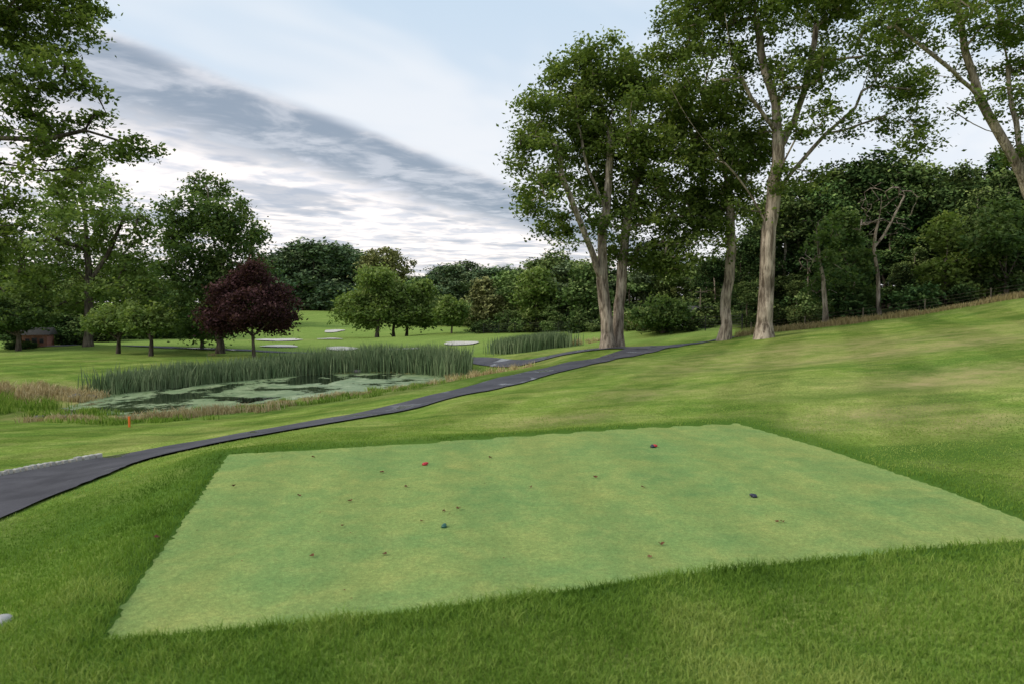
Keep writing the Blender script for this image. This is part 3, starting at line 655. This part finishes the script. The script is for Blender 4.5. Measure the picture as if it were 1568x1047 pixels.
house("brick_house",59,533,54,1.7,1.6,1.05,Mb,.3)
house("clubhouse_shed",1062,500,57,2.6,2,1.0,Mwh,-.2)
p=W(1072,500,56); e=empty("utility_pole"); e.location=(p[0],p[1],hz(p[0],p[1]))
obm("pole",lambda bm:bmesh.ops.create_cone(bm,segments=10,radius1=.06,radius2=.045,depth=3,matrix=Matrix.Translation((0,0,1.5)),cap_ends=True),Mpost,e)
obm("crossarm",lambda bm:box(bm,(0,-.06,2.75),(.8,.05,.06)),Mpost,e)
def fence(name,pts,hgt,step,m,rails=3,pr=.04,wr=.012):
    P_=np.array([W(*q)[:2] for q in pts]); seg=np.hypot(*np.diff(P_,axis=0).T); cum=np.r_[0,np.cumsum(seg)]
    s=np.arange(0,cum[-1],step); x=np.interp(s,cum,P_[:,0]); y=np.interp(s,cum,P_[:,1]); z=H(x,y)
    def fn(bm):
        for a,b,c in zip(x,y,z): box(bm,(a,b,c+hgt/2-.05),(pr*2,pr*2,hgt+.1))
        for i in range(len(x)-1):
            for k in range(rails):
                zz=hgt*(.2+.72*k/(rails-1)); A_=Vector((x[i],y[i]-pr-wr,z[i]+zz)); B_=Vector((x[i+1],y[i+1]-pr-wr,z[i+1]+zz))
                t=(B_-A_).normalized(); upv=Vector((0,0,wr)); sd=t.cross(upv).normalized()*wr
                v=[bm.verts.new(q) for q in (A_-upv-sd,A_-upv+sd,A_+upv+sd,A_+upv-sd,B_-upv-sd,B_-upv+sd,B_+upv+sd,B_+upv-sd)]
                for f in [(0,1,5,4),(1,2,6,5),(2,3,7,6),(3,0,4,7)]: bm.faces.new([v[j] for j in f])
    obm(name,fn,m)
fence("wire_fence",[(1150,505,42),(1200,502,41),(1265,500,39.5),(1400,487,38.2),(1568,465,36.5),(1750,430,36)],.75,3.1,Mpost,4,.022,.004)
fence("metal_fence",[(740,508,76),(840,508,72),(940,510,62),(1060,508,52),(1150,505,46)],1.1,2.0,Mblk,5,.03)
q,s=along([W(*p)[:2] for p in [(1130,510,40),(1200,502,40),(1300,497,38.5),(1400,487,37.5),(1568,466,36),(1700,440,35.5)]],6500,.35)
blades("dry_grass",q,rng.uniform(.12,.42,len(q))*(.4+vnoise(q,.7,9)),.03,M_straw,rng.random(len(q))*.5,.6)
# ------------------------------------------------------------ small things on the tee
Mred=plain("red_plastic",(.45,.02,.03),.4,.5,.05); Mblue=plain("navy_plastic",(.02,.02,.045),.4,.5,.05); Mteal=plain("green_plastic",(.02,.10,.07),.4,.5,.05); Mor=plain("orange_paint",(.75,.16,.03),.5); Mstone=plain("pale_stone",(.5,.47,.44),.85)
def marker(u,v,m1,m2,s=.05,rot=0):
    p=G(u,v,.01); e=empty("tee_marker"); e.location=(p[0],p[1],.006); e.rotation_euler=(0,0,rot)
    def body(bm):
        bmesh.ops.create_cone(bm,segments=20,radius1=s,radius2=s*.62,depth=s*.9,cap_ends=True,matrix=Matrix.Translation((0,0,s*.45)))
        bmesh.ops.bevel(bm,geom=[e_ for e_ in bm.edges if abs(e_.verts[0].co.z-e_.verts[1].co.z)<1e-5],offset=s*.12,segments=2,affect='EDGES')
    def cap(bm):
        bmesh.ops.create_uvsphere(bm,u_segments=16,v_segments=10,radius=s*.6,matrix=Matrix.Translation((s*.55,0,s*.62))@Matrix.Diagonal((1.5,.9,.75,1)))
    obm("base",body,m1,e,smooth=True); obm("top",cap,m2,e,smooth=True)
marker(650,711,Mred,Mred,.036,.3); marker(1000,684,Mblue,Mred,.045,-.4); marker(1155,760,Mblue,Mblue,.035,2.8); marker(680,806,Mteal,Mteal,.03,1.4)
Mfl=leaf_mat("fallen_leaf",(.09,.04,.03),(.19,.09,.05),(.36,.25,.13),.1)
fl=[(480,699),(458,758),(524,804),(478,850),(646,797),(680,781),(588,847),(1012,832),(995,851),(1198,797),(1190,798),(240,831),(357,744),(535,766),(622,744),(750,700),(812,745),(912,730),(985,745),(702,778),(585,722)]
V=[];Fc=[];Ti=[]
for (u,v) in fl+[(rng.uniform(200,1500),rng.uniform(690,930)) for _ in range(26)]:
    big=(u,v) in fl; c=G(u,v,.02); s=(.028 if big else .010)*rng.uniform(.75,1.25); a=rng.uniform(0,6.28); b=len(V)
    d=float(sdf(c[None,:2],TEE)[0]); z0=.014 if d<0 else hz(c[0],c[1])+.05
    for k in range(7):
        an=a+k*2*math.pi/7; rr_=s*(1 if k%2 else .6)*rng.uniform(.8,1.2); V.append((c[0]+rr_*math.cos(an),c[1]+rr_*math.sin(an)*.8,z0+rng.uniform(0,.018)*(s/.02)))
    V.append((c[0],c[1],z0+.004))
    for k in range(7): Fc.append((b+7,b+k,b+(k+1)%7))
    Ti+= [rng.random()*.6]*8
mesh_np("fallen_leaves",V,Fc,3,[Mfl],tint=Ti)
p=G(198,650,-1.1)
e=empty("hazard_stake"); e.location=(p[0],p[1],hz(p[0],p[1]))
obm("post",lambda bm:box(bm,(0,0,.12),(.04,.04,.28)),Mor,e)
obm("cap",lambda bm:box(bm,(0,0,.27),(.045,.045,.02)),Mor,e)
def rock(u,v,z,s,name="rock",m=Mstone,seed=0):
    p=G(u,v,z); r_=np.random.default_rng(seed)
    def fn(bm):
        bmesh.ops.create_icosphere(bm,subdivisions=3,radius=s)
        for vv in bm.verts:
            c=vv.co; k=1+.14*math.sin(c.x/s*3+seed)+.12*math.cos(c.y/s*4+seed*2)+r_.normal(0,.015); vv.co=Vector((c.x*1.3*k,c.y*k,c.z*.6*k))
    obm(name,fn,m,loc=(p[0],p[1],hz(p[0],p[1])+s*.2),smooth=True)
rock(-4,962,-.1,.075,seed=1)
Mgr=plain("grey_stone",(.16,.15,.14),.9)
for k,(u,v,s) in enumerate([(115,608,.22),(140,606,.16),(95,640,.14),(60,636,.12),(545,568,.2),(160,600,.15)]): rock(u,v,-1.7,s,"rock",Mgr,k+2)
# ------------------------------------------------------------ sky and light
w=bpy.data.worlds.new("World"); scene.world=w; w.use_nodes=True; nt=w.node_tree; nt.nodes.clear()
out=nt.nodes.new('ShaderNodeOutputWorld')
SE=math.radians(36); SAZ=math.radians(-110)
sky=nt.nodes.new('ShaderNodeTexSky'); sky.sky_type='NISHITA'; sky.sun_disc=False; sky.sun_elevation=SE; sky.sun_rotation=SAZ; sky.air_density=1.0; sky.dust_density=2
bg1=nt.nodes.new('ShaderNodeBackground'); bg1.inputs[1].default_value=.15; L(nt,sky.outputs[0],bg1.inputs[0])
tc=nt.nodes.new('ShaderNodeTexCoord'); sp=nt.nodes.new('ShaderNodeSeparateXYZ'); L(nt,tc.outputs['Generated'],sp.inputs[0])
zc=mathn(nt,'ADD',mathn(nt,'MAXIMUM',sp.outputs[2],.0),.02)
px=mathn(nt,'DIVIDE',sp.outputs[0],zc); py=mathn(nt,'DIVIDE',sp.outputs[1],zc)
c=mathn(nt,'SUBTRACT',mathn(nt,'MULTIPLY',px,.90),mathn(nt,'MULTIPLY',py,.44))
a=mathn(nt,'ADD',mathn(nt,'MULTIPLY',px,.44),mathn(nt,'MULTIPLY',py,.90))
def cvec(sc,sa,z0=0.):
    cb=nt.nodes.new('ShaderNodeCombineXYZ'); L(nt,mathn(nt,'MULTIPLY',c,sc),cb.inputs[0]); L(nt,mathn(nt,'MULTIPLY',a,sa),cb.inputs[1]); cb.inputs[2].default_value=z0; return cb.outputs[0]
n1=noise(nt,cvec(1.3,.6),1.1,3,.6,.2); n2=noise(nt,cvec(2.0,1.9,5.),1.2,5,.60,.3); n3=noise(nt,cvec(1.1,.75,9.),1.0,4,.60,.3); n4=noise(nt,cvec(1.2,.6,3.),.9,3,.6,.3)
cw=mathn(nt,'ADD',c,mathn(nt,'MULTIPLY',mathn(nt,'SUBTRACT',n1,.5),.40))
def mr(x,a0,a1,b0=0.,b1=1.):
    m_=nt.nodes.new('ShaderNodeMapRange'); m_.interpolation_type='SMOOTHSTEP'; L(nt,x,m_.inputs[0])
    for k_,v_ in enumerate((a0,a1,b0,b1)): m_.inputs[k_+1].default_value=v_
    return m_.outputs[0]
up=mr(cw,-2.42,-2.20,1,0)
cw2=mathn(nt,'ADD',cw,mathn(nt,'MULTIPLY',mathn(nt,'SUBTRACT',n2,.5),1.8))
lo=mr(cw2,-3.50,-2.90,0,1)
band=mathn(nt,'MULTIPLY',up,lo)
streak=mathn(nt,'MULTIPLY',mr(n3,.50,.62),up)
col=mix(nt,mr(n4,.42,.66),(.56,.69,.82),(.76,.82,.88))
hzn=mr(sp.outputs[2],.0,.46,1,0)
col=mix(nt,mathn(nt,'MULTIPLY',hzn,.85),col,(.92,.89,.89))
col=mix(nt,up,col,mix(nt,mr(n2,.35,.60),(.70,.71,.77),(1.12,1.03,.98)))
dark=mix(nt,mr(n2,.42,.66),(.25,.31,.39),(.52,.56,.63))
col=mix(nt,mathn(nt,'MULTIPLY',band,.93),col,dark)
col=mix(nt,mathn(nt,'MULTIPLY',mathn(nt,'MULTIPLY',streak,mathn(nt,'SUBTRACT',1.,band)),.7),col,(.38,.43,.52))
bg2=nt.nodes.new('ShaderNodeBackground'); bg2.inputs[1].default_value=1.15; L(nt,col,bg2.inputs[0])
ms=nt.nodes.new('ShaderNodeMixShader'); ms.inputs[0].default_value=.88; L(nt,bg1.outputs[0],ms.inputs[1]); L(nt,bg2.outputs[0],ms.inputs[2]); L(nt,ms.outputs[0],out.inputs[0])
sun=bpy.data.lights.new("sun",'SUN'); sun.energy=2.1; sun.angle=math.radians(20); sun.color=(1,.92,.80)
so=bpy.data.objects.new("sun",sun); scene.collection.objects.link(so)
dv=Vector((math.sin(SAZ)*math.cos(SE),math.cos(SAZ)*math.cos(SE),math.sin(SE))); so.rotation_euler=dv.to_track_quat('Z','Y').to_euler(); so.location=(-30,-20,40)
